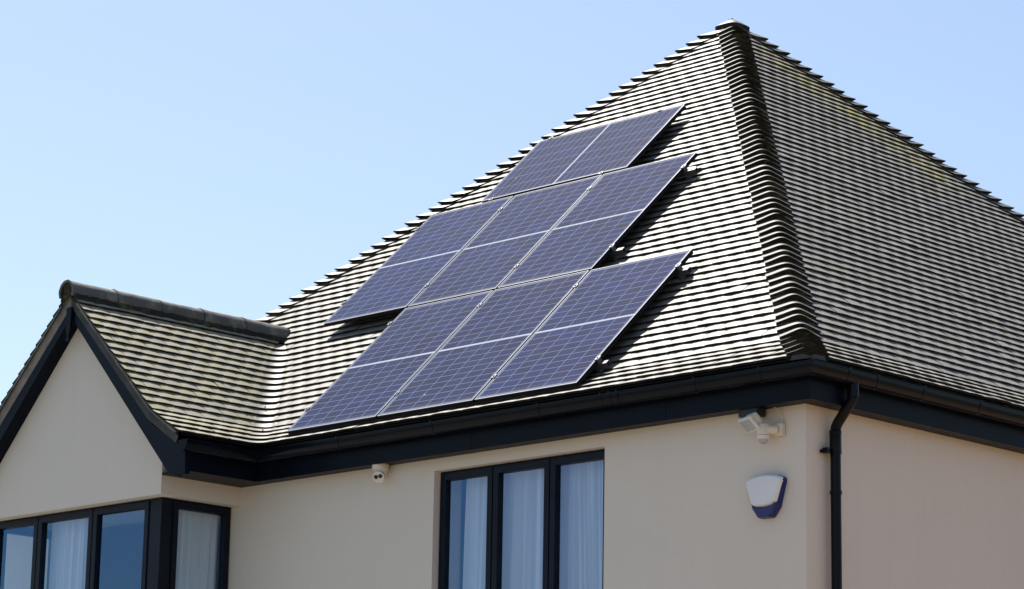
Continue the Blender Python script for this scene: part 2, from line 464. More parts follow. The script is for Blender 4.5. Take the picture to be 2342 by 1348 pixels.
# swept valley tiles
def valley(sgn, seed):
    R = random.Random(seed); b = MB()
    for j in range(0, JG - 2):
        def curve(s, n):
            d, z = P(j, s, n); k = min(1, max(0, (DRG - d) / .25)); a = VA * k + .012
            vx = EXG - d
            A = (vx + a, d, z); B = (vx, d - a, z); M = (vx, d, z)
            c = bez(A, M, B, 10, .9)
            return c if sgn == 1 else [(2*XR - x, y, zz) for x, y, zz in c]
        l = R.gauss(0, .001); al = R.random()
        b.grid([curve(0, TH + l - TK), curve(0, TH + l + .001), curve(.13, -.3*TH + l + .001)], a=al, mrow=[1, 0])
    return b
vt = valley(1, 41); v2 = valley(-1, 42)
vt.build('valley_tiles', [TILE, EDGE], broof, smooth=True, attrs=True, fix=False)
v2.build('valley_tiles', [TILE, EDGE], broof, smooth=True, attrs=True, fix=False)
# ridge of half-round tiles bedded in mortar
ZR = TP * DRG + Z0
rt = MB(); rr = .092
R = random.Random(5)
ys = [-.885, -.43, .02, .47, .92, 1.40]
for k in range(5):
    y0, y1 = ys[k], ys[k+1] - .006
    dz = R.gauss(0, .003); rk = rr + R.gauss(0, .001)
    ang = [math.radians(-28 + 236 * i / 18) for i in range(19)]
    def arc(r, y): return [(XR + r * math.cos(t), y, ZR - .008 + dz + r * math.sin(t)) for t in ang]
    ks = [y0 + (y1 - y0) * q_ / 9 for q_ in range(10)]
    def warc(r, y): return [(x + R.gauss(0, .0011), yy, z + R.gauss(0, .0011)) for x, yy, z in arc(r, y)]
    rt.grid([arc(rk - .016, y0 + .002)] + [warc(rk + .004 * (q_ == 0), y) for q_, y in enumerate(ks)] + [arc(rk - .016, y1)], a=R.random())
rt.build('ridge_tiles', RIDGE, broof, smooth=True, attrs=True)
rm = MB()
ang = [math.radians(-40 + 260 * i / 18) for i in range(19)]
rm.grid([[(XR + .080 * math.cos(t), y, ZR - .010 + .080 * math.sin(t)) for t in ang] for y in (-.862, 1.44)])
rm.quad([(XR + .080 * math.cos(t), -.862, ZR - .010 + .080 * math.sin(t)) for t in ang])
for sg in (1, -1):                          # ragged mortar line below the ridge tiles
    R = random.Random(8 + sg)
    rows = [[], [], []]
    for i in range(60):
        y = -.86 + i * 2.26 / 59; w = .098 + R.uniform(-.004, .010)
        rows[0].append((XR + sg * .07, y, ZR + .005)); rows[1].append((XR + sg * (w - .008), y, ZR - w * TP + .055)); rows[2].append((XR + sg * w, y, ZR - w * TP + .012))
    rm.grid(rows)
rm.build('ridge_mortar', MOSSY, broof, smooth=True, attrs=True)
# verge: bedded tile edges above the bargeboard
for sg in (1, -1):
    vm = MB()
    up = [P(j, 0, .002) for j in range(0, 19)] + [(DRG, ZR + .002)]
    dn = [P(j, 0, -.030) for j in range(0, 19)] + [(DRG, ZR - .042)]
    dn2 = [P(j, 0, -.090) for j in range(0, 19)] + [(DRG, ZR - .125)]
    def X(d): return EXG - d if sg == 1 else 2*XR - EXG + d
    def row(pr, y): return [(X(d), y, z) for d, z in pr]
    vm.grid([row(up, YV + .004), row(dn, YV + .008)], m=0)
    vm.grid([row(dn, YV + .008), row(dn, YV + .020), row(dn2, YV + .026), row(dn2, -.70)], mrow=[1, 1, 1])
    R = random.Random(50 + sg)
    for j in range(0, 18):                  # second layer of tile edges, slightly uneven
        y = YV + R.uniform(-.002, .003)
        a0, a1 = P(j, .02, -.004), P(j, .125, -.006); b0, b1 = P(j, .02, -.022), P(j, .125, -.024)
        vm.quad([(X(a0[0]), y, a0[1]), (X(a1[0]), y, a1[1]), (X(b1[0]), y, b1[1]), (X(b0[0]), y, b0[1])], m=2, a=R.random())
    vm.build('verge', [MOSSY, VERGE_SHADED if sg == 1 else VERGE_LIT, RIDGE], broof, attrs=True)

def lumps(m, spots, R):
    for x, y, z, r in spots:
        rows = []
        for a in range(5):
            th = math.pi * (a + .35) / 5.2; rows.append([(x + r * math.sin(th) * math.cos(q) * R.uniform(.7, 1.3), y + r * math.sin(th) * math.sin(q) * R.uniform(.7, 1.3), z + r * .6 * math.cos(th) * R.uniform(.8, 1.2)) for q in [2 * math.pi * k / 7 for k in range(7)]])
        m.grid(rows, closed=True, a=R.random()); m.quad(rows[0])
R = random.Random(77); ml = MB(); sp = []
for j in (7, 8, 3):     # leaf litter caught in the valley
    for k in range(R.randint(0, 2)):
        d, z = P(j, R.uniform(-.004, .02), TH); t = R.uniform(-.05, .05)
        sp.append((EXG - d + .03 + max(t, 0), d - .03 + min(t, 0), z + .004, R.uniform(.004, .010)))
for k in range(26):                         # moss along the laps of the bay roof and under its ridge
    j = R.choice((0, 1, 2, 4, 6, 8, 10, 12, 14, 15)); d, z = P(j, -.002, TH); y = R.uniform(-.8, d - .2)
    sp.append((EXG - d, y, z - .002, R.uniform(.005, .012)))
lumps(ml, sp, R)
tag(ml.build('moss_clumps', MOSSY, broof, smooth=True, attrs=True), kind='stuff')
ml = MB(); sp = []
for k in range(46):                         # moss on the laps of the main slope, mostly near the eaves and hip
    j = int(abs(R.gauss(0, 9))); d, z = P(min(j, 50), -.002, TH); sp.append((EX - KR*d - abs(R.gauss(0, 1.6)) - .25, d, z - .003, R.uniform(.004, .010)))
for k in range(30):
    j = int(abs(R.gauss(0, 14))); d, z = P(min(j, 55), -.002, TH); sp.append((EX - KR*d, d + abs(R.gauss(0, 1.5)) + .25, z - .003, R.uniform(.005, .011)))
for k in range(60):                         # and in the mouth of the gutter
    if R.random() < .7: sp.append((R.uniform(.2, 5.0), -.075 - R.uniform(0, .03), -.152, R.uniform(.006, .016)))
    else: sp.append((EX + .075 + R.uniform(0, .03), R.uniform(0, 3), -.152, R.uniform(.006, .016)))
lumps(ml, sp, R)
tag(ml.build('moss_clumps', MOSSY, roof, smooth=True, attrs=True), kind='stuff')

# ------------------------------------------------------------------ walls
YW, XW = .09, 4.978
YBAY, XBR = -.70, -.62
XBL = 2 * XR - XBR - .30
WT, WX0, WX1, WZ0, WZ1 = .28, 1.556, 3.236, -1.75, -.455      # front window opening
ZT = -.352
XL = EXL + (EX - XW)
YBK = YB - YW
BZ = -.510                                  # underside of the bay's lintel
w = MB()
def plate(xs, zs, hole, y):
    for i in range(len(xs) - 1):
        for k in range(len(zs) - 1):
            if (i, k) in hole: continue
            w.quad([(xs[i], y, zs[k]), (xs[i+1], y, zs[k]), (xs[i+1], y, zs[k+1]), (xs[i], y, zs[k+1])])
BASE = -ZG
xs = [XL, XBL + .124, XBR - .124, WX0, WX1, XW]; zs = [BASE, -2.0, WZ0, WZ1, BZ + .004, ZT]
zs = [BASE, -2.0, WZ0, BZ + .004, WZ1, ZT] if WZ1 > BZ else zs
hole = {(3, 2), (3, 3), (1, 2), (1, 1), (1, 4), (1, 3)}
plate(xs, zs, hole, YW)
xi = [XL + WT, XBL + .124, XBR - .124, WX0, WX1, XW - WT]
plate(xi, zs, hole, YW + WT)
for a, b in (((WX0, WZ0), (WX0, WZ1)), ((WX1, WZ0), (WX1, WZ1)), ((WX0, WZ1), (WX1, WZ1)), ((WX0, WZ0), (WX1, WZ0))):
    w.quad([(a[0], YW, a[1]), (b[0], YW, b[1]), (b[0], YW + WT, b[1]), (a[0], YW + WT, a[1])])
w.quad([(XW, YW, BASE), (XW, YBK, BASE), (XW, YBK, ZT), (XW, YW, ZT)])
w.quad([(XL, YW, BASE), (XL, YBK, BASE), (XL, YBK, ZT), (XL, YW, ZT)])
w.quad([(XL, YBK, BASE), (XW, YBK, BASE), (XW, YBK, ZT), (XL, YBK, ZT)])
wall = w.build('wall', WALL, house, LZ)
# rooms behind the glass
rm = MB()
X0, X1, Y0, Y1 = XL + .4, XW - .35, YW + WT + .01, 5.2
rm.quad([(X0, Y0, -.30), (X1, Y0, -.30), (X1, Y1, -.30), (X0, Y1, -.30)])
for (a, b) in (((X0, Y1), (X1, Y1)), ((X0, Y0), (X0, Y1)), ((X1, Y0), (X1, Y1)), ((.6, Y0), (.6, Y1))):
    rm.quad([(*a, -2.7), (*b, -2.7), (*b, -.30), (*a, -.30)])
rm.quad([(X0, Y0, -2.7), (X1, Y0, -2.7), (X1, Y1, -2.7), (X0, Y1, -2.7)], m=1)
rm.build('room_walls', [INNER, FLOORM], wall)
# the bay: gable wall with its lintel, returns, apron below the windows
bw = MB()
gz = lambda x: TP * (abs(x - XR) * -1) + ZR - .16
TB = .14
poly = [(XBL, BZ), (XBR, BZ), (XBR, gz(XBR)), (XR, gz(XR)), (XBL, gz(XBL))]
bw.prism(poly, YBAY, YBAY + TB)
bw.box(XBR - TB, XBR, YBAY + TB, YW + .0, BZ, ZT - .005); bw.box(XBL, XBL + TB, YBAY + TB, YW + .0, BZ, ZT - .005)
zb = -2.05
bw.box(XBL, XBR, YBAY, YBAY + TB, BASE, zb); bw.box(XBR - TB, XBR, YBAY + TB, YW, BASE, zb); bw.box(XBL, XBL + TB, YBAY + TB, YW, BASE, zb)
bayw = bw.build('bay_wall', WALL, house, LZ)
bc = MB(); bc.quad([(XBL + TB, YBAY + TB, -.462), (XBR - TB, YBAY + TB, -.462), (XBR - TB, YW + WT, -.462), (XBL + TB, YW + WT, -.462)])
bc.build('bay_ceiling', INNER, bayw); bc = MB()
bc.quad([(XBL + TB, YBAY + TB, -2.02), (XBR - TB, YBAY + TB, -2.02), (XBR - TB, YW + WT, -2.02), (XBL + TB, YW + WT, -2.02)])
bc.build('bay_floor', FLOORM, bayw)

# ------------------------------------------------------------------ windows
def casement_row(parent, x0, mulls, x1, y, z0, z1, label, axis='x', flip=1):
    """axis x: frames run along x with their outside at y, facing -y; axis y: along y, outside at x = y, facing flip*x"""
    def T(p):
        if axis == 'x': return p
        return (y - flip * (p[1] - y), p[0], p[2])
    win = MB(); D = .075
    def bar(m, a0, a1, y0, y1, c0, c1):
        t = MB(); t.box(a0, a1, y0, y1, c0, c1); o = len(m.v)
        m.v += [T(q) for q in t.v]; m.f += [tuple(i + o for i in f) for f in t.f]; m.m += t.m; m.a += t.a; m.l += t.l
    fo = .022
    bar(win, x0, x1, y + .004, y + D, z1 - fo, z1); bar(win, x0, x1, y + .004, y + D, z0, z0 + fo)
    edges = [x0] + mulls + [x1]
    for e in edges:
        a, b = (e, e + fo) if e == x0 else ((e - fo, e) if e == x1 else (e - .012, e + .012))
        bar(win, a, b, y + .0045, y + D, z0 + fo, z1 - fo)
    wo = win.build('window', FRAME, parent, LZ, bevel=.0015); wo['label'] = label
    for k in range(len(edges) - 1):
        a, b = edges[k] + (.006 if k else .014), edges[k+1] - (.006 if k < len(edges) - 2 else .014)
        s = MB(); sw = .05; c0, c1 = z0 + .014, z1 - .014
        bar(s, a, b, y - .006, y + .05, c1 - sw, c1); bar(s, a, b, y - .006, y + .05, c0, c0 + sw)
        bar(s, a, a + sw, y - .006, y + .05, c0 + sw, c1 - sw); bar(s, b - sw, b, y - .006, y + .05, c0 + sw, c1 - sw)
        s.build('casement', FRAME, wo, bevel=.003)
        gl = MB()
        q = [(a + sw - .003, y + .022, c0 + sw - .003), (b - sw + .003, y + .022, c0 + sw - .003), (b - sw + .003, y + .022, c1 - sw + .003), (a + sw - .003, y + .022, c1 - sw + .003)]
        gl.quad([T(p) for p in q]); gl.build('pane', GLASS, wo, fix=False)
    return wo
casement_row(house, WX0, [2.102, 2.664], WX1, YW + .062, WZ0, WZ1 - .004, 'three-light casement window in the front wall')
BX0, BX1, BYF = XBL + .11, XBR - .11, -.60
casement_row(house, BX0 + .10, [-2.318, -1.59], BX1 - .14, BYF, zb, BZ - .003, 'three-light casement window across the front of the bay')
casement_row(house, BYF + .10, [], YW - .003, BX1, zb, BZ - .003, 'single-light window in the side of the bay facing the eaves', 'y', 1)
casement_row(house, BYF + .10, [], YW - .003, BX0, zb, BZ - .003, 'far side window of the bay', 'y', -1)
for x0, x1 in ((BX1 - .14, BX1), (BX0, BX0 + .10)):
    cp = MB(); cp.box(x0, x1, BYF, BYF + .10, zb, BZ - .003)
    cp.build('corner_post', FRAME, house, LZ, bevel=.004)

# ------------------------------------------------------------------ sweeps along the eaves
def sweep(prof_pts, path, closed=True):
    """prof_pts: (outward, z); path: plan points, outward is to the right of travel"""
    m = MB(); rows = []
    for i, p in enumerate(path):
        p = Vector(p)
        d0 = (p - Vector(path[i-1])).normalized() if i else None
        d1 = (Vector(path[i+1]) - p).normalized() if i < len(path) - 1 else None
        d0 = d0 or d1; d1 = d1 or d0
        n0 = Vector((d0.y, -d0.x)); n1 = Vector((d1.y, -d1.x))
        mt = (n0 + n1) / (1 + n0.dot(n1))
        rows.append([(p.x + mt.x * o, p.y + mt.y * o, z) for o, z in prof_pts])
    m.grid(rows, closed=closed)
    if closed: m.quad(list(reversed(rows[0]))); m.quad(rows[-1])
    return m
FYF, FXR, FXG = -.05, EX + .05, -.27
path = [(FXG, -.80), (FXG, FYF), (FXR, FYF), (FXR, 9.3), (EXL - .05, 9.3), (EXL - .05, FYF), (2*XR - FXG, FYF), (2*XR - FXG, -.80)]
fasc = sweep([(0, -.372), (0, -.135), (-.02, -.135), (-.02, -.372)], path).build('fascia', ANTH, house, LZ, bevel=.002)
path2 = [(FXG, -.699)] + path[1:-1] + [(2*XR - FXG, -.699)]
sf = sweep([(-.004, -.366), (-.004, -.354), (-.352, -.354), (-.352, -.366)], path2).build('soffit', ANTH, house, LZ)
for q in ([(x - .011, x + .011, FYF - .0022, FYF + .002, -.374, -.15) for x in (2.06, .02, 3.9)] + [(FXR - .022, FXR + .0022, FYF - .0025, FYF + .02, -.375, -.14), (FXG - .004, FXG + .024, FYF - .02, FYF + .004, -.374, -.14)]):
    jn = MB(); jn.box(*q); jn.build('fascia_joint', ANTH, fasc)
GR, GZ, GK = .056, -.155, 1.55
gp = [(GR * math.cos(t), GZ + GR * math.sin(t) * GK) for t in [math.radians(180 + 180 * i / 16) for i in range(17)]]
gi = [((GR - .003) * math.cos(t), GZ + (GR - .003) * math.sin(t) * GK) for t in [math.radians(360 - 180 * i / 16) for i in range(17)]]
lip = [(GR + .004, GZ - .004), (GR + .004, GZ + .004), (GR - .004, GZ + .004)]
go = .057
gpath = [(FXG + go, -.835), (FXG + go, FYF - go), (FXR + go, FYF - go), (FXR + go, 9.3)]
gut = sweep(gp + lip + gi, gpath).build('gutter', GUT, house, LZ, smooth=True)
ge = MB(); ge.quad([(FXG + go + o, -.836, z) for o, z in gp]); ge.quad([(FXG + go + o, -.828, z) for o, z in gp]); ge.grid([[(FXG + go + o, y, z) for o, z in gp] for y in (-.836, -.828)])
ge.build('gutter_end', ANTH, gut)
def bracket(p, d, wd=.022, k=1.0):
    b = MB(); r = GR + .004
    pr = [(r * math.cos(t), GZ + .004 + (r * GK * math.sin(t))) for t in [math.radians(180 + 180 * i / 14) for i in range(15)]]
    pr += [(r + .004, GZ + .012), (r - .010, GZ + .012)]
    n = Vector((d[1], -d[0])); p = Vector(p); d = Vector(d)
    rows = []
    for s in (-wd/2, wd/2):
        rows.append([(p.x + d.x * s + n.x * o, p.y + d.y * s + n.y * o, z) for o, z in pr])
    b.grid(rows)
    rows2 = [[(x, y, z) for x, y, z in r_] for r_ in rows]
    cz = [(p.x - n.x * .0 , p.y - n.y * .0, GZ)]
    for r_ in rows: b.quad([q for q in r_[:15]] )
    o = b.build('gutter_bracket', GUT, gut)
    sol = o.modifiers.new('s', 'SOLIDIFY'); sol.thickness = .003
for x in (.76, 1.77, 2.83, 3.42, 3.50, 3.57, 4.25, 4.80): bracket((x, FYF - go), (1, 0), .02 if x not in (3.5,) else .03)
for y in (.22, .52, 1.02, 1.66, 2.6, 3.6): bracket((FXR + go, y), (0, 1))
bracket((FXG + go, -.42), (0, 1))
# union pieces where the gutter turns the corner
# ------------------------------------------------------------------ bargeboards and finial
R_ = [(XR, 1.13), (-.598, .0), (-.25, -.192), (-.195, -.225), (-.185, -.415), (-.372, -.405), (XR, 1.005)]
bg = MB(); bg.prism(R_, -.822, -.80); bg.build('bargeboard', ANTH, house, LZ, bevel=.002)
bg = MB(); bg.prism([(2*XR - x, z) for x, z in R_], -.822, -.80); bg.build('bargeboard', ANTH, house, LZ, bevel=.002)
bs = MB()
for sg in (1, -1):
    q = [(XR, 1.012), (-.372, -.398), (-.372, -.372), (XR, 1.035)]
    bs.prism([(x if sg == 1 else 2*XR - x, z) for x, z in q], -.80, YBAY)
bs.box(-.37, -.274, -.799, -.6995, -.372, -.357)
bs.box(2*XR + .274, 2*XR + .37, -.799, -.6995, -.372, -.357)
bs.build('verge_soffit', ANTH, house, LZ)
be = MB(); be.box(-.275, -.188, -.7995, -.775, -.41, -.245); be.build('box_end', ANTH, house, LZ)
fn = MB()
fn.prism([(XR - .034, 1.08), (XR + .034, 1.08), (XR + .030, .905), (XR + .012, .838), (XR + .027, .826), (XR, .792), (XR - .027, .826), (XR - .012, .838), (XR - .030, .905)], -.845, -.8225)
fn.build('finial', ANTH, house, LZ, bevel=.003)

# ------------------------------------------------------------------ downpipe
dp = MB(); PX, PY, pr = XW + .062, .318, .0345
xg = FXR + go
pts = [(xg, PY, GZ - .075), (xg, PY, -.30), (xg - .006, PY, -.322), (xg - .018, PY, -.345), (PX + .022, PY, -.468), (PX + .006, PY, -.495), (PX, PY, -.525), (PX, PY, -5.2)]
dp.tube(pts, pr, 18)
dpo = dp.build('downpipe', GUT, house, LZ, smooth=True)
sk = MB()
for z0, z1, r in ((-.345, -.225, .0385),): sk.lathe([(r, z0 + .03), (r, z1)], Matrix.Translation((xg, PY, 0)), 18)
sk.build('pipe_socket', GUT, dpo, smooth=True); sk = MB()
sk.lathe([(.0385, -.66), (.0385, -.545), (.040, -.54), (.040, -.52), (.036, -.515)], Matrix.Translation((PX, PY, 0)), 18)
sk.build('pipe_socket', GUT, dpo, smooth=True)
for zz in (-.655, -.92, -2.6):
    k = MB(); k.lathe([(.0395, zz - .012), (.0395, zz + .012)], Matrix.Translation((PX, PY, 0)), 18)
    if zz != -.92:
        k.box(XW - .01, PX, PY - .085, PY - .03, zz - .011, zz + .011); k.box(XW - .01, PX + .008, PY + .03, PY + .055, zz - .011, zz + .011)
        k.box(PX - .030, PX + .012, PY - .100, PY - .082, zz - .016, zz + .016)
    k.build('pipe_bracket', GUT, dpo)

# ------------------------------------------------------------------ solar panels
def panel(first=None):
    pass
G = .0232; S = PW + G
def ppos(u, v, n=0): return Vector((u, v * CP - n * SP, v * SP + n * CP + ZG))
spots = [
 (0, 0, 0, 'portrait solar panel at the lower left corner of the array, above the gutter'),
 (S, 0, 0, 'portrait solar panel in the middle of the bottom row'),
 (2*S, 0, 0, 'portrait solar panel at the right end of the bottom row, nearest the eaves corner'),
 (-1.0164, 1.7145, 0, 'portrait solar panel at the left end of the middle row, overhanging the bay valley'),
 (-1.0164 + S, 1.7145, 0, 'portrait solar panel in the centre of the middle row, surrounded by other panels'),
 (-1.0164 + 2*S, 1.7145, 0, 'portrait solar panel at the right end of the middle row'),
 (-.4303, 3.4431, 1, 'single landscape solar panel lying alone at the top of the array')]
Rx = Matrix.Rotation(RP, 4, 'X')
fm = MB(); L = .006; F2 = -.0035
for z0_, z1_, mm in ((-PT, F2, 1), (F2, 0, 0)):
    e_ = .0006 * mm
    fm.box(e_, PW - e_, e_, L, z0_, z1_, mm); fm.box(e_, PW - e_, PH - L, PH - e_, z0_, z1_, mm); fm.box(e_, L, L, PH - L, z0_, z1_, mm); fm.box(PW - L, PW - e_, L, PH - L, z0_, z1_, mm)
gm = MB(); gm.box(L, PW - L, L, PH - L, -.008, -.002)
jb = MB(); jb.box(.44, .56, PH - .16, PH - .08, -.03, -.0085)
proto = None
for u, v, land, lab in spots:
    if land: M = Matrix.Translation(ppos(u + PH, v)) @ Rx @ Matrix.Rotation(math.pi/2, 4, 'Z')
    else: M = Matrix.Translation(ppos(u, v)) @ Rx
    root = bpy.data.objects.new('solar_panel', None); COL.objects.link(root); root.empty_display_size = .2
    root.matrix_world = M @ Matrix.Rotation(math.radians(random.gauss(0, .05)), 4, 'X')
    tag(root, lab, 'solar panel', 'solar panels on the front roof slope')
    if proto is None:
        proto = [fm.build('frame', [ALU, FRAME_SIDE], root), gm.build('cell_sheet', CELLS, root), jb.build('junction_box', DARKBOX, root)]
    else:
        for ch in proto:
            c = ch.copy(); COL.objects.link(c); c.parent = root
# rails with clamps and roof hooks
rails = [
 (-.05, 3.12, .29, 0, 'aluminium rail under the lower part of the bottom panel row'),
 (-.05, 3.13, 1.47, 0, 'aluminium rail under the upper part of the bottom panel row'),
 (-1.06, 2.13, 2.02, 0, 'aluminium rail under the lower part of the middle panel row'),
 (-1.06, 2.14, 3.18, 0, 'aluminium rail under the upper part of the middle panel row')]
joints = {0: [S - G/2, 2*S - G/2], 1: [S - G/2, 2*S - G/2], 2: [-1.0164 + S - G/2, -1.0164 + 2*S - G/2], 3: [-1.0164 + S - G/2, -1.0164 + 2*S - G/2]}
ends = {0: (-.008, 3*S - G + .008), 1: (-.008, 3*S - G + .008), 2: (-1.0244, -1.0164 + 3*S - G + .008), 3: (-1.0244, -1.0164 + 3*S - G + .008)}
RG = 'rails and clamps under the solar panels'
def add_rail(M, length, clamps, hooks, lab):
    root = bpy.data.objects.new('mounting_rail', None); COL.objects.link(root); root.matrix_world = M; root.empty_display_size = .1
    tag(root, lab, 'mounting rail', RG)
    m = MB(); z = -PT - .002
    for a, b2, c, e in ((-.019, .019, z - .004, z), (-.019, -.015, z - .038, z - .004), (.015, .019, z - .038, z - .004), (-.019, .019, z - .042, z - .038)):
        m.box(0, length, a, b2, c, e)
    m.build('rail', ALU_RAIL, root)
    for c in clamps:
        k = MB(); k.box(c - .018, c + .018, -.022, .022, .0015, .0055); k.box(c - .006, c + .006, -.02, .02, z - .004, .0015); k.lathe([(.007, .0055), (.007, .012)], Matrix.Translation((c, 0, 0)), 8)
        k.build('clamp', ALU_RAIL, root)
    for c in hooks:
        k = MB(); k.box(c - .016, c + .016, -.045, .002, z - .055, z - .043); k.box(c - .016, c + .016, -.045, -.039, -H0 + .012, z - .043); k.box(c - .016, c + .016, -.045, .12, -H0 + .006, -H0 + .012)
        k.build('roof_hook', STEEL, root)
for i, (u0, u1, v, _, lab) in enumerate(rails):
    M = Matrix.Translation(ppos(u0, v)) @ Rx
    add_rail(M, u1 - u0, [c - u0 for c in joints[i] + list(ends[i])], [.12, .95, 1.75, u1 - u0 - .085], lab)
for k, (uu, lab) in enumerate(((-.30, 'short aluminium rail under the left end of the top landscape panel'), (.98, 'short aluminium rail under the right half of the top landscape panel'))):
    M = Matrix.Translation(ppos(uu, 3.36)) @ Rx @ Matrix.Rotation(math.pi/2, 4, 'Z')
    add_rail(M, 1.17, [.076, 1.09], [.3, .9], lab)

# ------------------------------------------------------------------ things on the wall
# turret camera under the soffit
cam_t = empty('security_camera', (1.055, .02, -.366 + ZG), 'small cream turret security camera hanging under the dark soffit', 'security camera')
b = MB(); b.lathe([(.050, -.045), (.062, -.038), (.064, -.02), (.064, 0)], Matrix.Identity(4), 28); b.build('base', CREAMP, cam_t, smooth=True)
b = MB(); b.lathe([(.020, -.112), (.034, -.104), (.044, -.085), (.050, -.06), (.052, -.045), (.050, -.036)], Matrix.Identity(4), 28); b.build('housing', CREAMP, cam_t, smooth=True)
fd = Vector((.42, -.74, -.52)).normalized()
q = fd.to_track_quat('Z', 'Y').to_matrix().to_4x4(); Mf = Matrix.Translation(Vector((0, -.004, -.076)) + fd * .022) @ q
b = MB(); b.lathe([(.046, -.01), (.046, .018), (.0445, .024)], Mf, 28); ball = b.build('eyeball', WHITE, cam_t, smooth=True)
b = MB(); b.lathe([(.047, .006), (.047, .009)], Mf, 28); b.build('seam', BLACK, cam_t)
for sx in (-1, 1):
    b = MB(); b.lathe([(.0155, .02), (.0155, .0285), (.012, .030)], Mf @ Matrix.Translation((sx * .0175, .006 + sx * .003, 0)), 18); b.build('lens', DARKBOX, cam_t, smooth=True)
# PIR floodlight below the corner of the eaves
fl_t = empty('floodlight', (4.80, YW, -.52 + ZG), 'white swivelling floodlight with motion sensor and looped cable, under a black box', 'floodlight')
b = MB(); b.box(-.285, -.13, -.115, -.02, .10, .158); b.build('junction_box', DARKBOX, fl_t, bevel=.004)
b = MB(); b.box(-.055, .018, -.045, 0, -.04, .045); b.build('wall_plate', CREAMP, fl_t, bevel=.008)
b = MB(); b.tube([(-.02, -.04, .002), (-.07, -.085, .002), (-.088, -.095, .0)], [.030, .031, .030], 14)
b.lathe([(.040, -.035), (.042, -.03), (.042, .028), (.036, .036)], Matrix.Translation((-.092, -.095, 0)), 20); b.build('swivel_arm', CREAMP, fl_t, smooth=True)
b = MB(); b.lathe([(.034, -.062), (.040, -.055), (.040, -.038)], Matrix.Translation((-.092, -.095, 0)), 20); b.build('sensor_body', WHITE, fl_t, smooth=True)
b = MB(); b.lathe([(.010, -.094), (.022, -.088), (.031, -.074), (.034, -.062)], Matrix.Translation((-.092, -.095, 0)), 20); b.build('sensor_dome', LENS, fl_t, smooth=True)
hd = Vector((-.28, -.66, -.70)).normalized()     # the way the lamp points
ux = Vector((0, 0, 1)).cross(hd).normalized(); uy = hd.cross(ux)
Mh = Matrix.Translation((-.165, -.125, .055)) @ Matrix((( ux.x, uy.x, hd.x, 0), (ux.y, uy.y, hd.y, 0), (ux.z, uy.z, hd.z, 0), (0, 0, 0, 1)))
def hbox(m, x0, x1, y0, y1, z0, z1):
    t = MB(); t.box(x0, x1, y0, y1, z0, z1); o = len(m.v); m.v += [tuple(Mh @ Vector(q)) for q in t.v]; m.f += [tuple(i + o for i in f) for f in t.f]; m.m += t.m; m.a += t.a; m.l += t.l
b = MB(); hbox(b, -.080, .080, -.056, .056, .012, .036); b.build('lamp_head', WHITE, fl_t, bevel=.008)
b = MB(); hbox(b, -.060, .060, -.044, .044, -.050, .010); b.build('lamp_back', CREAMP, fl_t, bevel=.018)
b = MB(); hbox(b, -.064, .064, -.040, .040, .0365, .039); b.build('lamp_glass', LENS, fl_t)
b = MB(); b.tube([tuple(Mh @ Vector((.0, .02, -.04))), (-.105, -.10, .035), (-.092, -.095, .02)], .022, 12); b.build('neck', CREAMP, fl_t, smooth=True)
b = MB(); cps = []
for i in range(17):
    t = i / 16; ang = math.pi * (1.02 - 1.05 * t)
    cps.append((-.085 + .085 * math.cos(ang), -.075 + .065 * t, .045 + .105 * max(0, math.sin(ang)) ** .8 + (.03 * (1 - t))))
b.tube(cps, .0032, 8); b.build('cable', CREAMP, fl_t, smooth=True)
# alarm bell box
al = empty('alarm_box', (4.675, YW, -.945 + ZG), 'white and dark blue shield-shaped alarm bell box on the front wall', 'alarm box')
def shield(pts, y0, y1, ins, name, mat, bev):
    m = MB()
    n = len(pts); cx = sum(p[0] for p in pts)/n; cz = sum(p[1] for p in pts)/n
    r0 = [(x, y0, z) for x, z in pts]; r1 = [(x, y0 + (y1 - y0)*.55, z) for x, z in pts]; r2 = [(cx + (x-cx)*ins, y1, cz + (z-cz)*ins) for x, z in pts]
    m.grid([r0, r1, r2], closed=True); m.quad(r2); m.quad(list(reversed(r0)))
    return m.build(name, mat, al, bevel=bev)
out = [(-.145, .118), (-.10, .134), (-.03, .143), (.03, .143), (.10, .134), (.145, .118), (.153, .10), (.15, .08), (.105, -.075), (.062, -.128), (.05, -.137), (-.05, -.137), (-.062, -.128), (-.105, -.075), (-.15, .08), (-.153, .10)]
shield(out, 0, -.045, .97, 'backplate', BLUE, .004)
wt = [(-.146, .115), (-.10, .131), (-.03, .140), (.03, .140), (.10, .131), (.146, .115), (.149, .09), (.104, -.040), (.082, -.047), (.070, -.058), (.0, -.067), (-.070, -.062), (-.096, -.052), (-.104, -.04), (-.149, .09)]
shield(wt, -.028, -.068, .90, 'cover', COVER, .005)
lw_ = [(-.103, -.045), (-.09, -.058), (-.07, -.067), (.0, -.072), (.07, -.065), (.084, -.052), (.103, -.045), (.06, -.125), (.048, -.134), (-.048, -.134), (-.06, -.125)]
shield(lw_, -.028, -.062, .88, 'lower_cover', BLUE, .004)

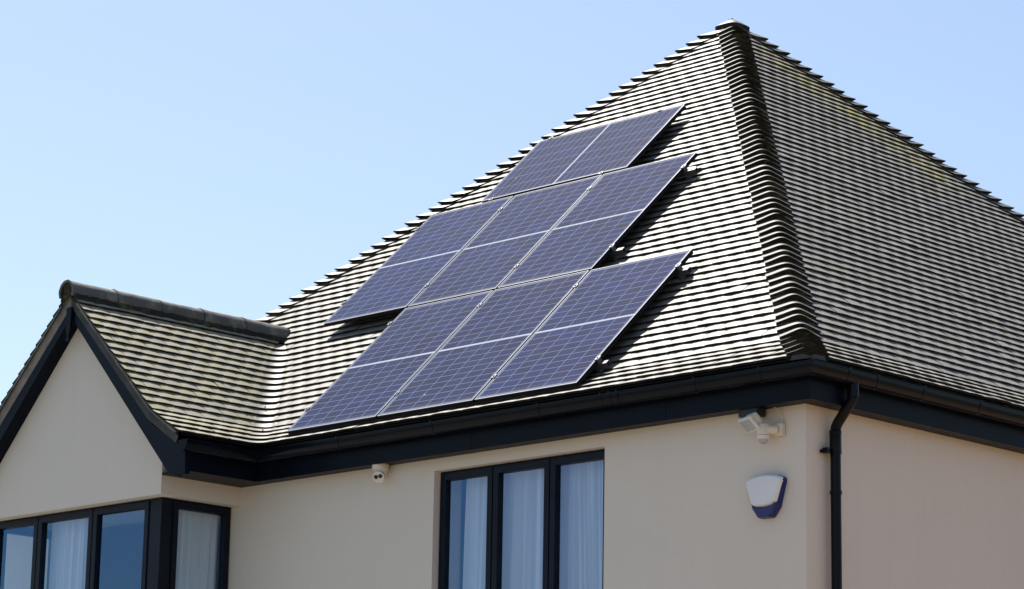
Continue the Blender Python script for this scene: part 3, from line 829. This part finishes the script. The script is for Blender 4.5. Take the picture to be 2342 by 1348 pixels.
# ------------------------------------------------------------------ curtains
def curtain(name, x0, x1, y, z0, z1, folds, amp, lean, seed, lab, axis='x', grp='net curtains in the windows'):
    R = random.Random(seed); m = MB(); nx, nz = 260, 18
    # fold centres, each with its own width, depth and lean
    fs = []
    xx = R.uniform(-.05, .03)
    while xx < 1.05:
        wdt = R.uniform(.55, 1.35) / folds
        fs.append((xx, wdt * .5, R.uniform(.35, 1.0), R.gauss(0, .012))); xx += wdt
    rows = []
    for k in range(nz + 1):
        t = k / nz; row = []
        for i in range(nx + 1):
            u = i / nx
            x = x0 + (x1 - x0) * u + lean(u) * t
            f = 0.0
            for c_, w_, a_, l_ in fs:
                q_ = (u - c_ - l_ * t) / (w_ * (1 + .25 * t))
                if abs(q_) < 1: f = max(f, a_ * (math.cos(q_ * math.pi) * .5 + .5) ** .7)
            f += .12 * math.sin(u * 61 + 2 * math.sin(t * 3)) * (1 - .6 * t) + .05 * math.sin(u * 143)
            yy = y - amp * (.55 + .6 * t) * (f - .5) if axis == 'x' else y + amp * (.55 + .6 * t) * (f - .5)
            z = z1 + (z0 - z1) * t
            row.append((x, yy, z) if axis == 'x' else (yy, x, z))
        rows.append(row)
    m.grid(rows)
    c = rows[0][nx // 2]
    loc = Vector((c[0], c[1], z1))
    m.v = [tuple(Vector(p) - loc) for p in m.v]
    o = m.build(name, CURTAIN, None, loc + Vector((0, 0, ZG)), smooth=True, fix=False)
    return tag(o, lab, 'curtain', grp)
YC = YW + .195
curtain('curtain', 1.69, 2.70, YC, -2.4, -.43, 9, .075, lambda u: -.05 * (1 - u), 3, 'white net curtain hanging across the left and middle panes of the front window')
curtain('curtain', 2.71, 3.26, YC, -2.4, -.43, 6, .075, lambda u: .10 * (1 - u) * (1 if u > .04 else .2), 4, 'white net curtain gathered to one side in the right pane of the front window')
curtain('curtain', -2.30, -1.82, -.47, -2.4, -.43, 6, .06, lambda u: .0, 6, 'faint white net curtain behind the middle pane of the bay front')
curtain('curtain', -.50, .06, -.835, -2.4, -.43, 5, .075, lambda u: -.06 * u, 9, 'white net curtain in the side pane of the bay', axis='y')

# ------------------------------------------------------------------ light and sky
sv = Vector((-.458, .194, .8615)).normalized()
sun = bpy.data.lights.new('sun', 'SUN'); sun.energy = 5.0; sun.angle = math.radians(.53); sun.color = (1, .955, .88)
so = bpy.data.objects.new('sun', sun); COL.objects.link(so)
so.rotation_euler = sv.to_track_quat('Z', 'Y').to_euler(); so.location = sv * 60
wd = bpy.data.worlds.new('World'); SC.world = wd; wd.use_nodes = True
nt = wd.node_tree; bgn = nt.nodes['Background']
sky = nt.nodes.new('ShaderNodeTexSky'); sky.sky_type = 'NISHITA'; sky.sun_disc = False
sky.sun_elevation = math.asin(sv.z); sky.sun_rotation = math.atan2(sv.x, sv.y)
sky.altitude = 50; sky.air_density = 1.0; sky.dust_density = 1.3; sky.ozone_density = 1.5
nt.links.new(sky.outputs[0], bgn.inputs[0]); bgn.inputs[1].default_value = .104

# ------------------------------------------------------------------ camera
yaw, pit, rol = math.radians(44.7111306), math.radians(13.00106), math.radians(1.04292)
f = Vector((-math.sin(yaw) * math.cos(pit), math.cos(yaw) * math.cos(pit), math.sin(pit)))
r = Vector((math.cos(yaw), math.sin(yaw), 0)); u = r.cross(f)
r2 = r * math.cos(rol) + u * math.sin(rol); u2 = -r * math.sin(rol) + u * math.cos(rol)
cd = bpy.data.cameras.new('camera'); co = bpy.data.objects.new('camera', cd); COL.objects.link(co)
cd.sensor_width = 36; cd.lens = 6193.894574646271 / 2342 * 36; cd.clip_end = 5000; cd.clip_start = .1
co.matrix_world = Matrix(((r2.x, u2.x, -f.x, 15.62661513), (r2.y, u2.y, -f.y, -13.35464818), (r2.z, u2.z, -f.z, -3.62071225 + ZG), (0, 0, 0, 1)))
SC.camera = co
vs = SC.view_settings
vs.view_transform = 'Standard'; vs.look = 'None'; vs.exposure = 0.6; vs.gamma = 1
